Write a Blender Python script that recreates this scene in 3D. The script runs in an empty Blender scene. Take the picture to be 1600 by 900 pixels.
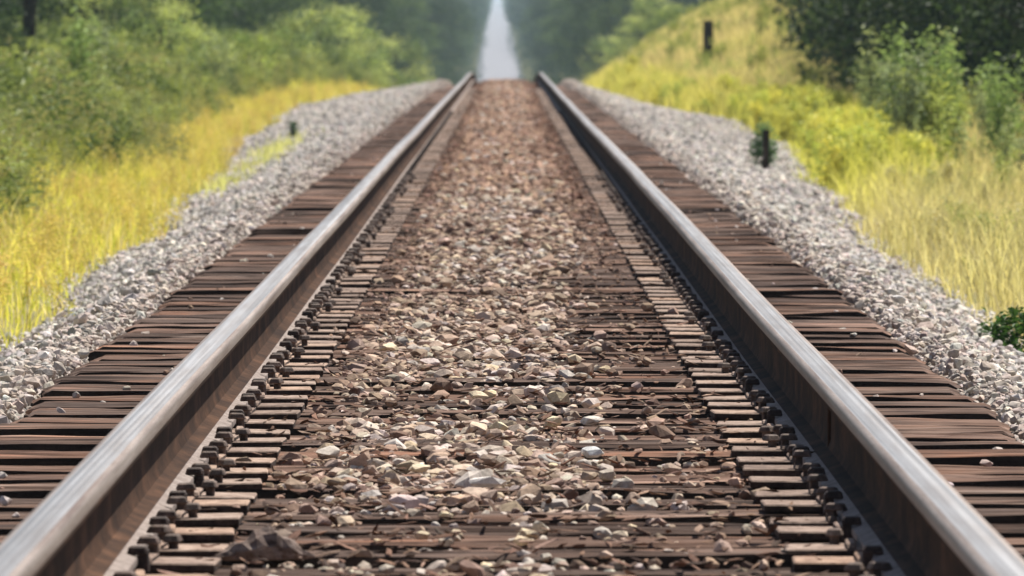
import bpy, bmesh, math, random
import numpy as np
from mathutils import Vector, Matrix

R = np.random.default_rng(7)
random.seed(7)
sc = bpy.context.scene
COL = sc.collection

# ------------------------------------------------------------------ helpers
def sstep(a, b, x):
    t = np.clip((np.asarray(x, float) - a) / (b - a), 0, 1)
    return t * t * (3 - 2 * t)

def vnoise(x, y, seed=0):
    """smooth value noise, about -1..1"""
    x = np.asarray(x, float); y = np.asarray(y, float)
    xi = np.floor(x).astype(np.int64); yi = np.floor(y).astype(np.int64)
    xf = x - xi; yf = y - yi
    def h(a, b):
        n = (a * 374761393 + b * 668265263 + seed * 974711) & 0x7fffffff
        n = ((n ^ (n >> 13)) * 1274126177) & 0x7fffffff
        n = (n ^ (n >> 16)) & 0xffff
        return n / 32767.5 - 1.0
    u = xf * xf * (3 - 2 * xf); v = yf * yf * (3 - 2 * yf)
    return (h(xi, yi) * (1 - u) + h(xi + 1, yi) * u) * (1 - v) + (h(xi, yi + 1) * (1 - u) + h(xi + 1, yi + 1) * u) * v

def fbm(x, y, seed=0):
    return (vnoise(x, y, seed) + .5 * vnoise(x * 2.1, y * 2.1, seed + 5) + .25 * vnoise(x * 4.3, y * 4.3, seed + 9)) / 1.75

def np_mesh(name, V, F, colors=None, smooth=False, mats=(), fmat=None):
    """V (n,3); F (m,3) or (m,4) int array; colors (n,3) per point"""
    V = np.asarray(V, np.float32); F = np.asarray(F, np.int32)
    m = bpy.data.meshes.new(name)
    k = F.shape[1]
    m.vertices.add(len(V)); m.vertices.foreach_set('co', V.ravel())
    m.loops.add(F.size); m.loops.foreach_set('vertex_index', F.ravel())
    m.polygons.add(len(F))
    m.polygons.foreach_set('loop_start', np.arange(0, F.size, k, dtype=np.int32))
    m.polygons.foreach_set('loop_total', np.full(len(F), k, np.int32))
    m.polygons.foreach_set('use_smooth', np.full(len(F), bool(smooth)))
    for x in mats: m.materials.append(x)
    if fmat is not None: m.polygons.foreach_set('material_index', np.asarray(fmat, np.int32))
    if colors is not None:
        c = np.ones((len(V), 4), np.float32); c[:, :3] = colors
        a = m.attributes.new('tint', 'FLOAT_COLOR', 'POINT'); a.data.foreach_set('color', c.ravel())
    m.update(calc_edges=True); m.validate()
    return m

def obj(name, mesh, parent=None, loc=(0, 0, 0), rot=(0, 0, 0)):
    o = bpy.data.objects.new(name, mesh); COL.objects.link(o)
    o.location = loc; o.rotation_euler = rot
    if parent: o.parent = parent
    return o

def tag(o, label=None, cat=None, group=None, kind=None):
    if label: o['label'] = label
    if cat: o['category'] = cat
    if group: o['group'] = group
    if kind: o['kind'] = kind
    return o

def empty(name, loc, rz=0.0):
    o = bpy.data.objects.new(name, None); COL.objects.link(o)
    o.location = loc; o.rotation_euler = (0, 0, rz); o.empty_display_size = .1
    return o

def copy_tree(o, parent=None):
    c = o.copy(); COL.objects.link(c)
    if parent: c.parent = parent
    for ch in list(o.children): copy_tree(ch, c)
    return c

class MB:
    def __init__(s): s.v = []; s.f = []; s.n = 0
    def add(s, V, F):
        s.v.append(np.asarray(V, float)); s.f.append(np.asarray(F, int) + s.n); s.n += len(V)
    def box(s, c, d, rz=0, top=1.0):
        x, y, z = np.array(d) / 2.0
        P = np.array([[-x, -y, -z], [x, -y, -z], [x, y, -z], [-x, y, -z], [-x*top, -y*top, z], [x*top, -y*top, z], [x*top, y*top, z], [-x*top, y*top, z]])
        ca, sa = math.cos(rz), math.sin(rz)
        P = P @ np.array([[ca, sa, 0], [-sa, ca, 0], [0, 0, 1]]) + np.array(c)
        s.add(P, [[0, 3, 2, 1], [4, 5, 6, 7], [0, 1, 5, 4], [1, 2, 6, 5], [2, 3, 7, 6], [3, 0, 4, 7]])
    def tube(s, pts, rad, n=8):
        pts = np.asarray(pts, float); V = []; F = []
        for i, p in enumerate(pts):
            t = pts[min(i + 1, len(pts) - 1)] - pts[max(i - 1, 0)]; t = t / (np.linalg.norm(t) + 1e-9)
            a = np.cross(t, [0.31, .95, .05] if abs(t[1]) < .9 else [1, 0, 0]); a /= np.linalg.norm(a); b = np.cross(t, a)
            for k in range(n):
                q = 2 * math.pi * k / n
                V.append(p + rad[i] * (math.cos(q) * a + math.sin(q) * b))
        for i in range(len(pts) - 1):
            for k in range(n):
                F.append([i * n + k, i * n + (k + 1) % n, (i + 1) * n + (k + 1) % n, (i + 1) * n + k])
        c = len(V); V.append(pts[-1])
        for k in range(n):
            F.append([(len(pts) - 1) * n + k, (len(pts) - 1) * n + (k + 1) % n, c, c])
        s.add(V, F)
    def mesh(s, name, mat, bevel=0, smooth=False):
        bm = bmesh.new()
        V = np.concatenate(s.v); F = np.concatenate(s.f)
        vs = [bm.verts.new(p) for p in V]
        for f in F:
            ids = list(dict.fromkeys(int(i) for i in f))
            try: bm.faces.new([vs[i] for i in ids])
            except ValueError: pass
        if bevel:
            bmesh.ops.bevel(bm, geom=bm.edges[:], offset=bevel, segments=1, affect='EDGES', profile=.5)
        bmesh.ops.recalc_face_normals(bm, faces=bm.faces[:])
        m = bpy.data.meshes.new(name); bm.to_mesh(m); bm.free()
        m.materials.append(mat)
        if smooth:
            m.polygons.foreach_set('use_smooth', np.ones(len(m.polygons), bool))
        return m

# ------------------------------------------------------------------ materials
class NT:
    def __init__(s, name, rough=.8):
        s.m = bpy.data.materials.new(name); s.m.use_nodes = True
        s.t = s.m.node_tree; s.b = s.t.nodes['Principled BSDF']; s.out = s.t.nodes['Material Output']
        s.b.inputs['Roughness'].default_value = rough
    def n(s, kind, **kw):
        x = s.t.nodes.new(kind)
        for k, v in kw.items():
            if hasattr(x, k): setattr(x, k, v)
            else: x.inputs[k.replace('_', ' ')].default_value = v
        return x
    def l(s, a, b): s.t.links.new(a, b)
    def coord(s, scale=(1, 1, 1), which='Object'):
        c = s.n('ShaderNodeTexCoord'); mp = s.n('ShaderNodeMapping'); mp.inputs['Scale'].default_value = scale
        s.l(c.outputs[which], mp.inputs['Vector']); return mp.outputs[0]
    def pos(s, scale=(1, 1, 1)):
        c = s.n('ShaderNodeNewGeometry'); mp = s.n('ShaderNodeMapping'); mp.inputs['Scale'].default_value = scale
        s.l(c.outputs['Position'], mp.inputs['Vector']); return mp.outputs[0]
    def noise(s, vec, scale, detail=4, rough=.6):
        x = s.n('ShaderNodeTexNoise'); x.inputs['Scale'].default_value = scale
        x.inputs['Detail'].default_value = detail; x.inputs['Roughness'].default_value = rough
        if vec is not None: s.l(vec, x.inputs['Vector'])
        return x.outputs['Fac']
    def ramp(s, fac, stops):
        r = s.n('ShaderNodeValToRGB'); e = r.color_ramp.elements
        while len(e) < len(stops): e.new(.5)
        for i, (p, c) in enumerate(stops):
            e[i].position = p; e[i].color = (c[0], c[1], c[2], 1)
        s.l(fac, r.inputs['Fac']); return r.outputs['Color']
    def mix(s, fac, a, b, mode='MIX'):
        x = s.n('ShaderNodeMix'); x.data_type = 'RGBA'; x.blend_type = mode
        for sock, val in ((x.inputs[0], fac), (x.inputs[6], a), (x.inputs[7], b)):
            if hasattr(val, 'is_output'): s.l(val, sock)
            elif isinstance(val, (int, float)): sock.default_value = val
            else: sock.default_value = (val[0], val[1], val[2], 1)
        return x.outputs[2]
    def bump(s, h, strength=.5, dist=.02):
        x = s.n('ShaderNodeBump'); x.inputs['Strength'].default_value = strength; x.inputs['Distance'].default_value = dist
        s.l(h, x.inputs['Height']); s.l(x.outputs[0], s.b.inputs['Normal'])
    def base(s, c): s.l(c, s.b.inputs['Base Color'])
    def attr(s, name='tint'):
        a = s.n('ShaderNodeAttribute'); a.attribute_name = name; return a.outputs['Color']

def mat_stone():
    t = NT('ballast_stone', .9)
    n = t.noise(t.pos(), 70, 4, .7)
    t.base(t.mix(1.0, t.attr(), t.ramp(n, [(.25, (.6, .57, .55)), (.75, (1.35, 1.33, 1.3))]), 'MULTIPLY'))
    t.bump(t.noise(t.pos(), 140, 3), .35, .004)
    t.b.inputs['Specular IOR Level'].default_value = .25
    return t.m

def mat_bed():
    t = NT('gravel_bed', .95)
    v = t.n('ShaderNodeTexVoronoi'); v.inputs['Scale'].default_value = 26; t.l(t.pos(), v.inputs['Vector'])
    sep = t.n('ShaderNodeSeparateColor'); t.l(v.outputs['Color'], sep.inputs[0])
    c = t.mix(1.0, t.attr(), t.ramp(sep.outputs[0], [(0, (.45, .43, .42)), (1, (1.35, 1.33, 1.3))]), 'MULTIPLY')
    t.base(c); t.bump(v.outputs['Distance'], 1.0, .03)
    return t.m

def mat_leaf(name, trans=.35, rough=.55):
    t = NT(name, rough)
    c = t.attr()
    tr = t.n('ShaderNodeBsdfTranslucent'); mx = t.n('ShaderNodeMixShader'); mx.inputs[0].default_value = trans
    t.base(c)
    t.l(t.mix(1.0, c, (1.25, 1.25, .75), 'MULTIPLY'), tr.inputs['Color'])
    t.l(t.b.outputs[0], mx.inputs[1]); t.l(tr.outputs[0], mx.inputs[2]); t.l(mx.outputs[0], t.out.inputs['Surface'])
    t.b.inputs['Specular IOR Level'].default_value = .2
    return t.m

def mat_tie():
    t = NT('weathered_timber', .92)
    oi = t.n('ShaderNodeObjectInfo')
    add = t.n('ShaderNodeVectorMath'); add.operation = 'ADD'
    rv = t.n('ShaderNodeCombineXYZ'); t.l(oi.outputs['Random'], rv.inputs[1])
    sc_ = t.n('ShaderNodeVectorMath'); sc_.operation = 'SCALE'; sc_.inputs['Scale'].default_value = 37
    t.l(rv.outputs[0], sc_.inputs[0])
    t.l(t.coord((1, 1, 1)), add.inputs[0]); t.l(sc_.outputs[0], add.inputs[1])
    mp = t.n('ShaderNodeMapping'); mp.inputs['Scale'].default_value = (1.3, 42, 42); t.l(add.outputs[0], mp.inputs['Vector'])
    g = t.noise(mp.outputs[0], 1.0, 5, .65)
    mp2 = t.n('ShaderNodeMapping'); mp2.inputs['Scale'].default_value = (2.2, 7, 7); t.l(add.outputs[0], mp2.inputs['Vector'])
    p = t.noise(mp2.outputs[0], 1.0, 4)
    wood = t.ramp(g, [(.3, (.022, .015, .012)), (.42, (.095, .064, .052)), (.6, (.20, .152, .132)), (.78, (.37, .32, .295))])
    rust = t.ramp(p, [(.38, (.62, .60, .60)), (.55, (1, .94, .90)), (.74, (1.4, 1.05, .85))])
    c = t.mix(1.0, wood, rust, 'MULTIPLY')
    br = t.ramp(oi.outputs['Random'], [(0, (.45, .41, .40)), (.3, (.8, .76, .74)), (.6, (1.05, .98, .93)), (.85, (1.25, 1.02, .88)), (1, (1.5, 1.42, 1.38))])
    t.base(t.mix(1.0, c, br, 'MULTIPLY'))
    t.bump(g, .9, .012)
    t.b.inputs['Specular IOR Level'].default_value = .2
    return t.m

def mat_rust(name, a, b, c, scale=18, rough=.8, bump=.3, stretch=(1, 1, 1), spec=.3, vary=None):
    t = NT(name, rough)
    n = t.noise(t.pos(stretch), scale, 5, .65)
    col = t.ramp(n, [(.3, a), (.52, b), (.75, c)])
    pit = t.noise(t.pos(), scale * 5, 4, .7)
    col = t.mix(1.0, col, t.ramp(pit, [(.3, (.55, .5, .47)), (.55, (1, 1, 1)), (.8, (1.25, 1.12, 1.0))]), 'MULTIPLY')
    if vary:
        oi = t.n('ShaderNodeObjectInfo')
        col = t.mix(1.0, col, t.ramp(oi.outputs['Random'], vary), 'MULTIPLY')
    t.base(col)
    t.bump(pit, bump, .004)
    t.b.inputs['Specular IOR Level'].default_value = spec
    return t.m

def mat_polish():
    t = NT('polished_steel', .32)
    t.b.inputs['Metallic'].default_value = .8
    n = t.noise(t.pos((90, .06, 1)), 1.0, 5, .65)
    n2 = t.noise(t.pos((30, .9, 14)), 1.0, 5, .65)
    n3 = t.noise(t.pos((160, 40, 160)), 1.0, 3, .6)
    c = t.ramp(n, [(.3, (.30, .28, .27)), (.5, (.46, .44, .435)), (.7, (.66, .645, .645))])
    c = t.mix(1.0, c, t.ramp(n2, [(.35, (.80, .75, .71)), (.6, (1, 1, 1))]), 'MULTIPLY')
    t.base(t.mix(1.0, c, t.ramp(n3, [(.3, (.86, .84, .83)), (.5, (1, 1, 1))]), 'MULTIPLY'))
    r = t.n('ShaderNodeMapRange'); r.inputs['To Min'].default_value = .24; r.inputs['To Max'].default_value = .5
    t.l(n, r.inputs['Value']); t.l(r.outputs[0], t.b.inputs['Roughness'])
    t.bump(n3, .12, .001)
    return t.m

def mat_worn():
    t = NT('worn_rail_edge', .5)
    t.b.inputs['Metallic'].default_value = .35
    n = t.noise(t.pos((40, .5, 40)), 1.0, 5, .65)
    n3 = t.noise(t.pos(), 90, 4, .6)
    c = t.ramp(n, [(.3, (.15, .10, .08)), (.5, (.31, .25, .22)), (.72, (.46, .40, .37))])
    t.base(t.mix(1.0, c, t.ramp(n3, [(.3, (.6, .55, .5)), (.6, (1, 1, 1))]), 'MULTIPLY'))
    t.bump(n3, .25, .002)
    return t.m

def mat_ground():
    t = NT('soil_and_thatch', .98)
    n = t.noise(t.pos(), .9, 6, .65)
    n2 = t.noise(t.pos((1, 1, 1)), 14, 5, .7)
    c = t.ramp(n, [(.3, (.13, .14, .05)), (.5, (.26, .24, .10)), (.7, (.40, .33, .17))])
    t.base(t.mix(1.0, c, t.ramp(n2, [(.3, (.5, .5, .45)), (.7, (1.4, 1.35, 1.2))]), 'MULTIPLY'))
    t.bump(n2, .8, .05)
    return t.m

M = dict(stone=mat_stone(), bed=mat_bed(), leaf=mat_leaf('leaves', .3), grass=mat_leaf('grass_blades', .5, .6),
         tie=mat_tie(), ground=mat_ground(), polish=mat_polish(), worn=mat_worn(),
         tie_side_shade=mat_rust('shaded_side_timber', (.008, .006, .005), (.022, .015, .012), (.05, .036, .03), 14, .85, .6, (.3, 3, 3), .3),  # tie sides: near-black timber, shade of the fronts painted into the colour
         plate_side_shade=mat_rust('shaded_rusty_plate_side', (.02, .012, .01), (.06, .038, .03), (.12, .08, .065), 30, .8),  # plate sides: rust darkened to paint in the shade on the fronts
         web=mat_rust('rail_rust', (.020, .010, .007), (.058, .030, .018), (.14, .072, .042), 9, .85, .4, (1, .35, 1), .12),
         foot=mat_rust('dusty_rail_foot', (.16, .12, .105), (.27, .225, .205), (.38, .33, .31), 22, .8),
         plate=mat_rust('rusty_plate', (.13, .085, .065), (.33, .25, .205), (.54, .445, .39), 26, .75, .4, (1, 1, 1), .3, [(0, (.55, .50, .47)), (.25, (.85, .80, .78)), (.6, (1, .97, .95)), (.85, (1.1, .95, .82)), (1, (1.2, 1.15, 1.1))]),
         spike=mat_rust('dark_iron', (.022, .014, .012), (.05, .032, .027), (.13, .085, .07), 40, .7),
         bark=mat_rust('bark', (.02, .016, .013), (.06, .048, .038), (.13, .11, .09), 12, .95, .8, (4, 4, .7), .1),
         post=mat_rust('old_post_wood', (.012, .009, .008), (.04, .03, .026), (.10, .08, .07), 10, .95, .8, (5, 5, .5), .1),
         chunk=mat_rust('grey_wood', (.07, .05, .045), (.22, .17, .15), (.40, .34, .31), 16, .95, .8, (.6, 4, 4), .1))

# ------------------------------------------------------------------ profile of the line and the land
YG = np.arange(-80, 9600, 2.0)
_py = [-80, 193, 206, 225, 360, 480, 600, 720, 868, 1348, 2428, 5060, 6800, 9600]
_pz = [0, 0, -.08, -.33, -2.1, -2.9, -3.3, -3.35, -2.9, .6, 7.3, 21.5, 31, 36]
_pp = np.interp(YG, _py, _pz)
_k = np.hanning(25); _k /= _k.sum()
_k2 = np.hanning(9); _k2 /= _k2.sum()
_p2 = np.convolve(np.pad(_pp, 4, mode='edge'), _k2, 'valid')
_pp = np.convolve(np.pad(_pp, 12, mode='edge'), _k, 'valid')
_pp = np.where(YG < 186, 0, np.where(YG < 290, _p2 + (_pp - _p2) * sstep(240, 290, YG), _pp))
P = lambda y: np.interp(y, YG, _pp)
X0 = lambda y: -.00105 * np.maximum(0, np.asarray(y, float) - 240) * sstep(240, 640, y)
TOEL = lambda y: np.interp(np.asarray(y) / 4, [0, 8, 12, 20, 28, 39, 46, 52, 70, 150, 217, 1265], [2.0, 2.0, 2.1, 2.6, 3.2, 3.7, 3.4, 2.7, 2.2, 2.3, 2.4, 2.6])
TOER = lambda y: np.interp(np.asarray(y) / 4, [0, 5, 12, 16, 20, 25, 32, 36, 42, 48, 60, 150, 217, 1265], [2.0, 2.0, 2.1, 2.35, 2.8, 3.3, 3.5, 3.0, 2.5, 2.2, 2.0, 2.3, 2.4, 2.6])
def toe(d, y): return np.where(np.asarray(d) < 0, TOEL(y), TOER(y)) + .28 * fbm(np.asarray(y) * .11, np.where(np.asarray(d) < 0, 3., 9.), 4) * sstep(20, 60, y) + .09 * vnoise(np.asarray(y) * .8, np.where(np.asarray(d) < 0, 3., 9.), 14)
ZT = -.30
def ground_d(d, y):
    """height of the land at offset d from the centreline"""
    d = np.asarray(d, float); y = np.asarray(y, float)
    t = toe(d, y); u = np.abs(d) - t; q = y / 4
    sr = np.interp(q, [0, 20, 34, 45, 55, 65, 80, 130, 300], [.05, .06, .2, .38, .75, 1.0, 1.0, .5, .2])
    sl = np.interp(q, [0, 20, 45, 80, 130, 300], [.05, .06, .12, .16, .2, .2])
    hr = np.interp(q, [0, 40, 60, 90, 200], [1.2, 2.6, 5, 6, 1.6]); hl = np.interp(q, [0, 40, 90, 200], [.7, 1.1, 2.0, 1.6])
    s = np.where(d > 0, sr, sl); H = np.where(d > 0, hr, hl)
    up = np.maximum(0, u - .15) * s
    up = H * (1 - np.exp(-up / H))
    z = ZT + np.where(u > 0, up, 0) - .45 * sstep(0, .6, -u)
    z = z + np.where(u > 0, np.minimum(u, 1), 0) * .10 * fbm(d * .7, y * .2, 21) 
    far = sstep(30, 200, np.abs(d))
    return P(y) + z + far * 3
def ground(x, y): return ground_d(np.asarray(x) - X0(y), y)

def bed_d(d, y):
    d = np.asarray(d, float); y = np.asarray(y, float); a = np.abs(d)
    near = 1 - sstep(26, 46, y)
    rl = sstep(.12, .34, d)
    inner = -.004 - .070 * near * rl - .022 * (1 - sstep(18.2, 20.5, y)) * (1 - rl) - .02 * (1 - sstep(40, 70, y)) * sstep(.05, .55, fbm(d * .8 + 3, y * .45, 17)) - .05 * sstep(.44, .56, a) + .016 * fbm(d * 3, y * 1.7, 3) - .012 * (1 - sstep(36, 64, y))
    outer = -.095 + .012 * vnoise(d * 6, y * 5, 8)
    z = inner + (outer - inner) * sstep(.55, .66, a)
    t = toe(d, y)
    sh = .005 + .018 * fbm(d * 4, y * 2, 6)
    w = np.clip((a - 1.46) / np.maximum(t - 1.46, .1), 0, 1)
    shz = sh + (ZT + .02 - sh) * (w ** .9)
    z = z + (shz - z) * sstep(1.24, 1.36, a)
    ff = sstep(280, 500, y); z = z * (1 - ff) + ff * (-.02 - .1 * sstep(1.5, 2.6, a))
    return z + P(y)

# ground sheet
def build_ground():
    ys = np.concatenate([np.arange(-40, 0, 4), np.arange(0, 280, 1.6), np.arange(280, 960, 12), np.arange(960, 3200, 80), np.arange(3200, 9400, 310)])
    offs = np.array([-.9, -.4, -.12, 0, .12, .3, .6, 1, 1.5, 2, 2.7, 3.5, 4.5, 6, 8, 10, 13, 17, 23, 32, 50, 90, 160, 300, 600.])
    rows = []
    for y in ys:
        dl = -(float(toe(-1., y)) + offs)[::-1]; dr = float(toe(1., y)) + offs
        rows.append(np.concatenate([dl, [0], dr]))
    D = np.array(rows); Y = np.repeat(ys[:, None], D.shape[1], 1)
    Z = ground_d(D, Y); X = D + X0(Y)
    n, k = D.shape
    V = np.stack([X, Y, Z], -1).reshape(-1, 3)
    i = np.arange(n - 1)[:, None] * k + np.arange(k - 1)[None]
    F = np.stack([i, i + 1, i + k + 1, i + k], -1).reshape(-1, 4)
    o = obj('ground', np_mesh('ground', V, F, smooth=True, mats=[M['ground']]))
    tag(o, kind='structure')
build_ground()

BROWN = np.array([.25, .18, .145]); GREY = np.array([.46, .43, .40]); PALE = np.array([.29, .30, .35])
def build_bed():
    ys = np.concatenate([np.arange(-6, 12, 1), np.arange(12, 90, .1), np.arange(90, 230, .4), np.arange(230, 960, 8), np.arange(960, 3200, 50), np.arange(3200, 6800, 200)])
    core = np.arange(-1.5, 1.501, .05); ws = np.array([.12, .25, .4, .55, .7, .85, 1.0, 1.04])
    rows = []
    for y in ys:
        tl, tr = float(toe(-1., y)), float(toe(1., y))
        rows.append(np.concatenate([-(1.5 + ws * (tl - 1.5))[::-1], core, 1.5 + ws * (tr - 1.5)]))
    D = np.array(rows); Y = np.repeat(ys[:, None], D.shape[1], 1)
    Z = bed_d(D, Y); X = D + X0(Y); n, k = D.shape
    edge = np.zeros(k, bool); edge[[0, -1]] = True
    Z[:, edge] -= .06
    V = np.stack([X, Y, Z], -1).reshape(-1, 3)
    i = np.arange(n - 1)[:, None] * k + np.arange(k - 1)[None]
    F = np.stack([i, i + 1, i + k + 1, i + k], -1).reshape(-1, 4)
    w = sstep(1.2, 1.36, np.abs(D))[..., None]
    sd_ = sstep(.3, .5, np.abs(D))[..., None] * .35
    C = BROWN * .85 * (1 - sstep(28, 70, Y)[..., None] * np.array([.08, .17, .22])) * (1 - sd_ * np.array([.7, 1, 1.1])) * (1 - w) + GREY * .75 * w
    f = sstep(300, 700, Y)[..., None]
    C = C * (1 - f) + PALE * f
    o = obj('ballast_bed', np_mesh('ballast_bed', V, F, C.reshape(-1, 3), True, [M['bed']]))
    tag(o, kind='structure')
build_bed()

def unproj(px, py, z):
    """point on the level z seen at a pixel of the photograph (track plane)"""
    Y = 13800 * (1.0 - z) / (py - 56.0); return (px - 790) / 13800 * Y, Y

# ------------------------------------------------------------------ ties with plates and spikes
PITCH = .5
TIE_W, TIE_H = .236, .18
tie_y = []
y = 15.5
while y < 165:
    tie_y.append(y + random.uniform(-.016, .016)); y += PITCH
tie_y = np.array(tie_y)
GC = .756     # rail centre from the centreline

def tie_mesh(seed, L=2.6):
    r = np.random.default_rng(seed)
    nx, ny = 90, 22
    xs = np.linspace(-L / 2, L / 2, nx); vs = np.linspace(-1, 1, ny)
    X, Vv = np.meshgrid(xs, vs, indexing='ij')
    Yy = Vv * TIE_W / 2
    Z = np.zeros_like(X)
    # rounded arrises, worn unevenly
    worn = .0015 + .005 * np.clip(vnoise(X * 3, np.sign(Vv) * 2 + seed, seed), 0, 1)
    Z -= worn * np.clip((np.abs(Vv) - .78) / .22, 0, 1) ** 3
    # long splits
    for _ in range(6):
        c = r.uniform(-.9, .9); x0 = r.uniform(-L / 2, L / 2); ln = r.uniform(.25, 1.3); dp = r.uniform(.006, .02); wd = r.uniform(.035, .08)
        cl = c + .022 * np.sin(X * r.uniform(1, 3) + r.uniform(0, 6))
        m = np.exp(-((Vv - cl) / wd) ** 2) * np.clip(1 - (np.abs(X - x0) / ln) ** 4, 0, 1)
        Z -= dp * m
    Z += .006 * vnoise(X * 1.2, Vv * 6 + seed, seed + 2) + .004 * vnoise(X * 5, Vv * 9, seed + 3)
    ex = np.clip((np.abs(X) - (L / 2 - .03)) / .03, 0, 1)
    Z -= ex ** 2 * .012
    # uneven ends
    X = X + np.sign(X) * ex * .012 * vnoise(Vv * 5 + seed, Vv * 0, seed + 8)
    Yy = Yy + .006 * vnoise(X * 2.5, np.sign(Vv) * 4., seed + 6) * np.abs(Vv)
    V = [np.stack([X, Yy, Z], -1).reshape(-1, 3)]
    i = np.arange(nx - 1)[:, None] * ny + np.arange(ny - 1)[None]
    F = [np.stack([i, i + ny, i + ny + 1, i + 1], -1).reshape(-1, 4)]
    # skirt down to the underside
    ring = np.concatenate([np.arange(nx) * ny, (nx - 1) * ny + np.arange(1, ny), (np.arange(nx - 2, -1, -1)) * ny + ny - 1, np.arange(ny - 2, 0, -1)])
    prev = ring; base = nx * ny
    for zl in (-.03, -.07, -TIE_H):
        pts = V[0][ring].copy()
        pts[:, 2] = zl + (.004 * vnoise(pts[:, 0] * 2, pts[:, 1] * 30 + zl * 90, seed + 4) if zl > -.17 else 0)
        pts[:, 1] += np.sign(pts[:, 1]) * (.005 * vnoise(pts[:, 0] * 2.2, zl * 60 + np.sign(pts[:, 1]), seed + 5))
        ids = base + np.arange(len(ring)); base += len(ring); V.append(pts)
        F.append(np.stack([prev, np.roll(prev, -1), np.roll(ids, -1), ids], -1)[:, ::-1]); prev = ids
    V = np.concatenate(V); F = np.concatenate(F)
    nt_ = (nx - 1) * (ny - 1)
    m = np_mesh('railway_tie', V, F, smooth=True, mats=[M['tie'], M['tie_side_shade']], fmat=np.where(np.arange(len(F)) < nt_, 0, 1))
    m.set_sharp_from_angle(angle=math.radians(38))
    return m
TIES = [tie_mesh(s) for s in range(8)]

def plate_mesh():
    b = MB()      # local +x is the gauge side
    b.box((.008, 0, .009), (.42, .195, .018))
    b.box((.092, 0, .0225), (.020, .195, .011), top=.9)
    b.box((-.092, 0, .0225), (.020, .195, .011), top=.9)
    m = b.mesh('tie_plate', M['plate'], .003); m.materials.append(M['plate_side_shade'])
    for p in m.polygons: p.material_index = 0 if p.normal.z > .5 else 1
    return m
PLATE = plate_mesh()
def spike_mesh():
    b = MB()
    b.box((0, 0, .0), (.018, .018, .03))
    b.box((-.008, 0, .0195), (.046, .036, .015), top=.7)
    return b.mesh('spike', M['spike2'], .003)
M['spike2'] = mat_rust('rusty_spike', (.05, .034, .028), (.12, .085, .07), (.26, .19, .165), 40, .7)
SPIKE = spike_mesh()
def anchor_mesh():
    b = MB()
    b.box((.004, 0, -.012), (.175, .028, .016))
    b.box((.084, 0, .002), (.022, .036, .046), top=.85)
    b.box((.074, 0, .021), (.040, .038, .016), top=.8)
    b.box((-.081, 0, .004), (.018, .03, .035), top=.85)
    return b.mesh('rail_anchor', M['spike'], .003)
ANCHOR = anchor_mesh()
FOOT_Z = .021     # underside of the rail above the tie top

tie_roots = []
TIE_LABEL = 'weathered dark brown wooden tie under both rails, its ends in grey ballast'
for i, ty in enumerate(tie_y):
    m = TIES[random.randrange(8)]
    t = obj('railway_tie', m)
    dz = random.uniform(-.0045, .0) + (.008 if random.random() < .1 else 0)
    t.location = (random.uniform(-.02, .02) + float(X0(ty)), ty, float(P(ty)) + dz)
    t.rotation_euler = (random.uniform(-.012, .012), random.uniform(-.003, .003), random.uniform(-.008, .008) + (math.pi if random.random() < .5 else 0))
    t.scale = (random.uniform(.992, 1.01), random.uniform(.93, 1.07), 1)
    tag(t, TIE_LABEL, 'railway tie', 'wooden ties laid under the rails')
    tie_roots.append(t)
    flip = abs(t.rotation_euler.z) > 1.5
    Minv = t.matrix_basis.inverted()
    for side in (-1, 1):
        p = obj('tie_plate', PLATE)
        w = Matrix.Translation((side * GC + float(X0(ty)), ty + random.uniform(-.018, .018), float(P(ty)) + .001 + random.uniform(-.004, .003))) @ Matrix.Rotation((0 if side < 0 else math.pi) + random.uniform(-.045, .045), 4, 'Z') @ Matrix.Rotation(random.uniform(-.02, .02), 4, 'Y')
        p.parent = t; p.matrix_basis = Minv @ w
        if ty < 62:
            for (sx, sy, rz) in ((.092, .055, 0), (.122, -.05, 1.6), (-.092, -.05, math.pi)):
                if random.random() < (.6 if sx == .122 else .2): continue
                s_ = obj('spike', SPIKE, p, (sx, sy + random.uniform(-.012, .012), .018 + (.009 if abs(sx) < .1 else 0) + random.uniform(0, .006)), (0, 0, rz + random.uniform(-.35, .35)))
# the nearest bare tie in the photo
near_i = int(np.argmin(np.abs(tie_y - 18.3)))
tie_roots[near_i]['label'] = 'brown tie with a wide bare top beside the flat bluish-grey and greenish stones'

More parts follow.
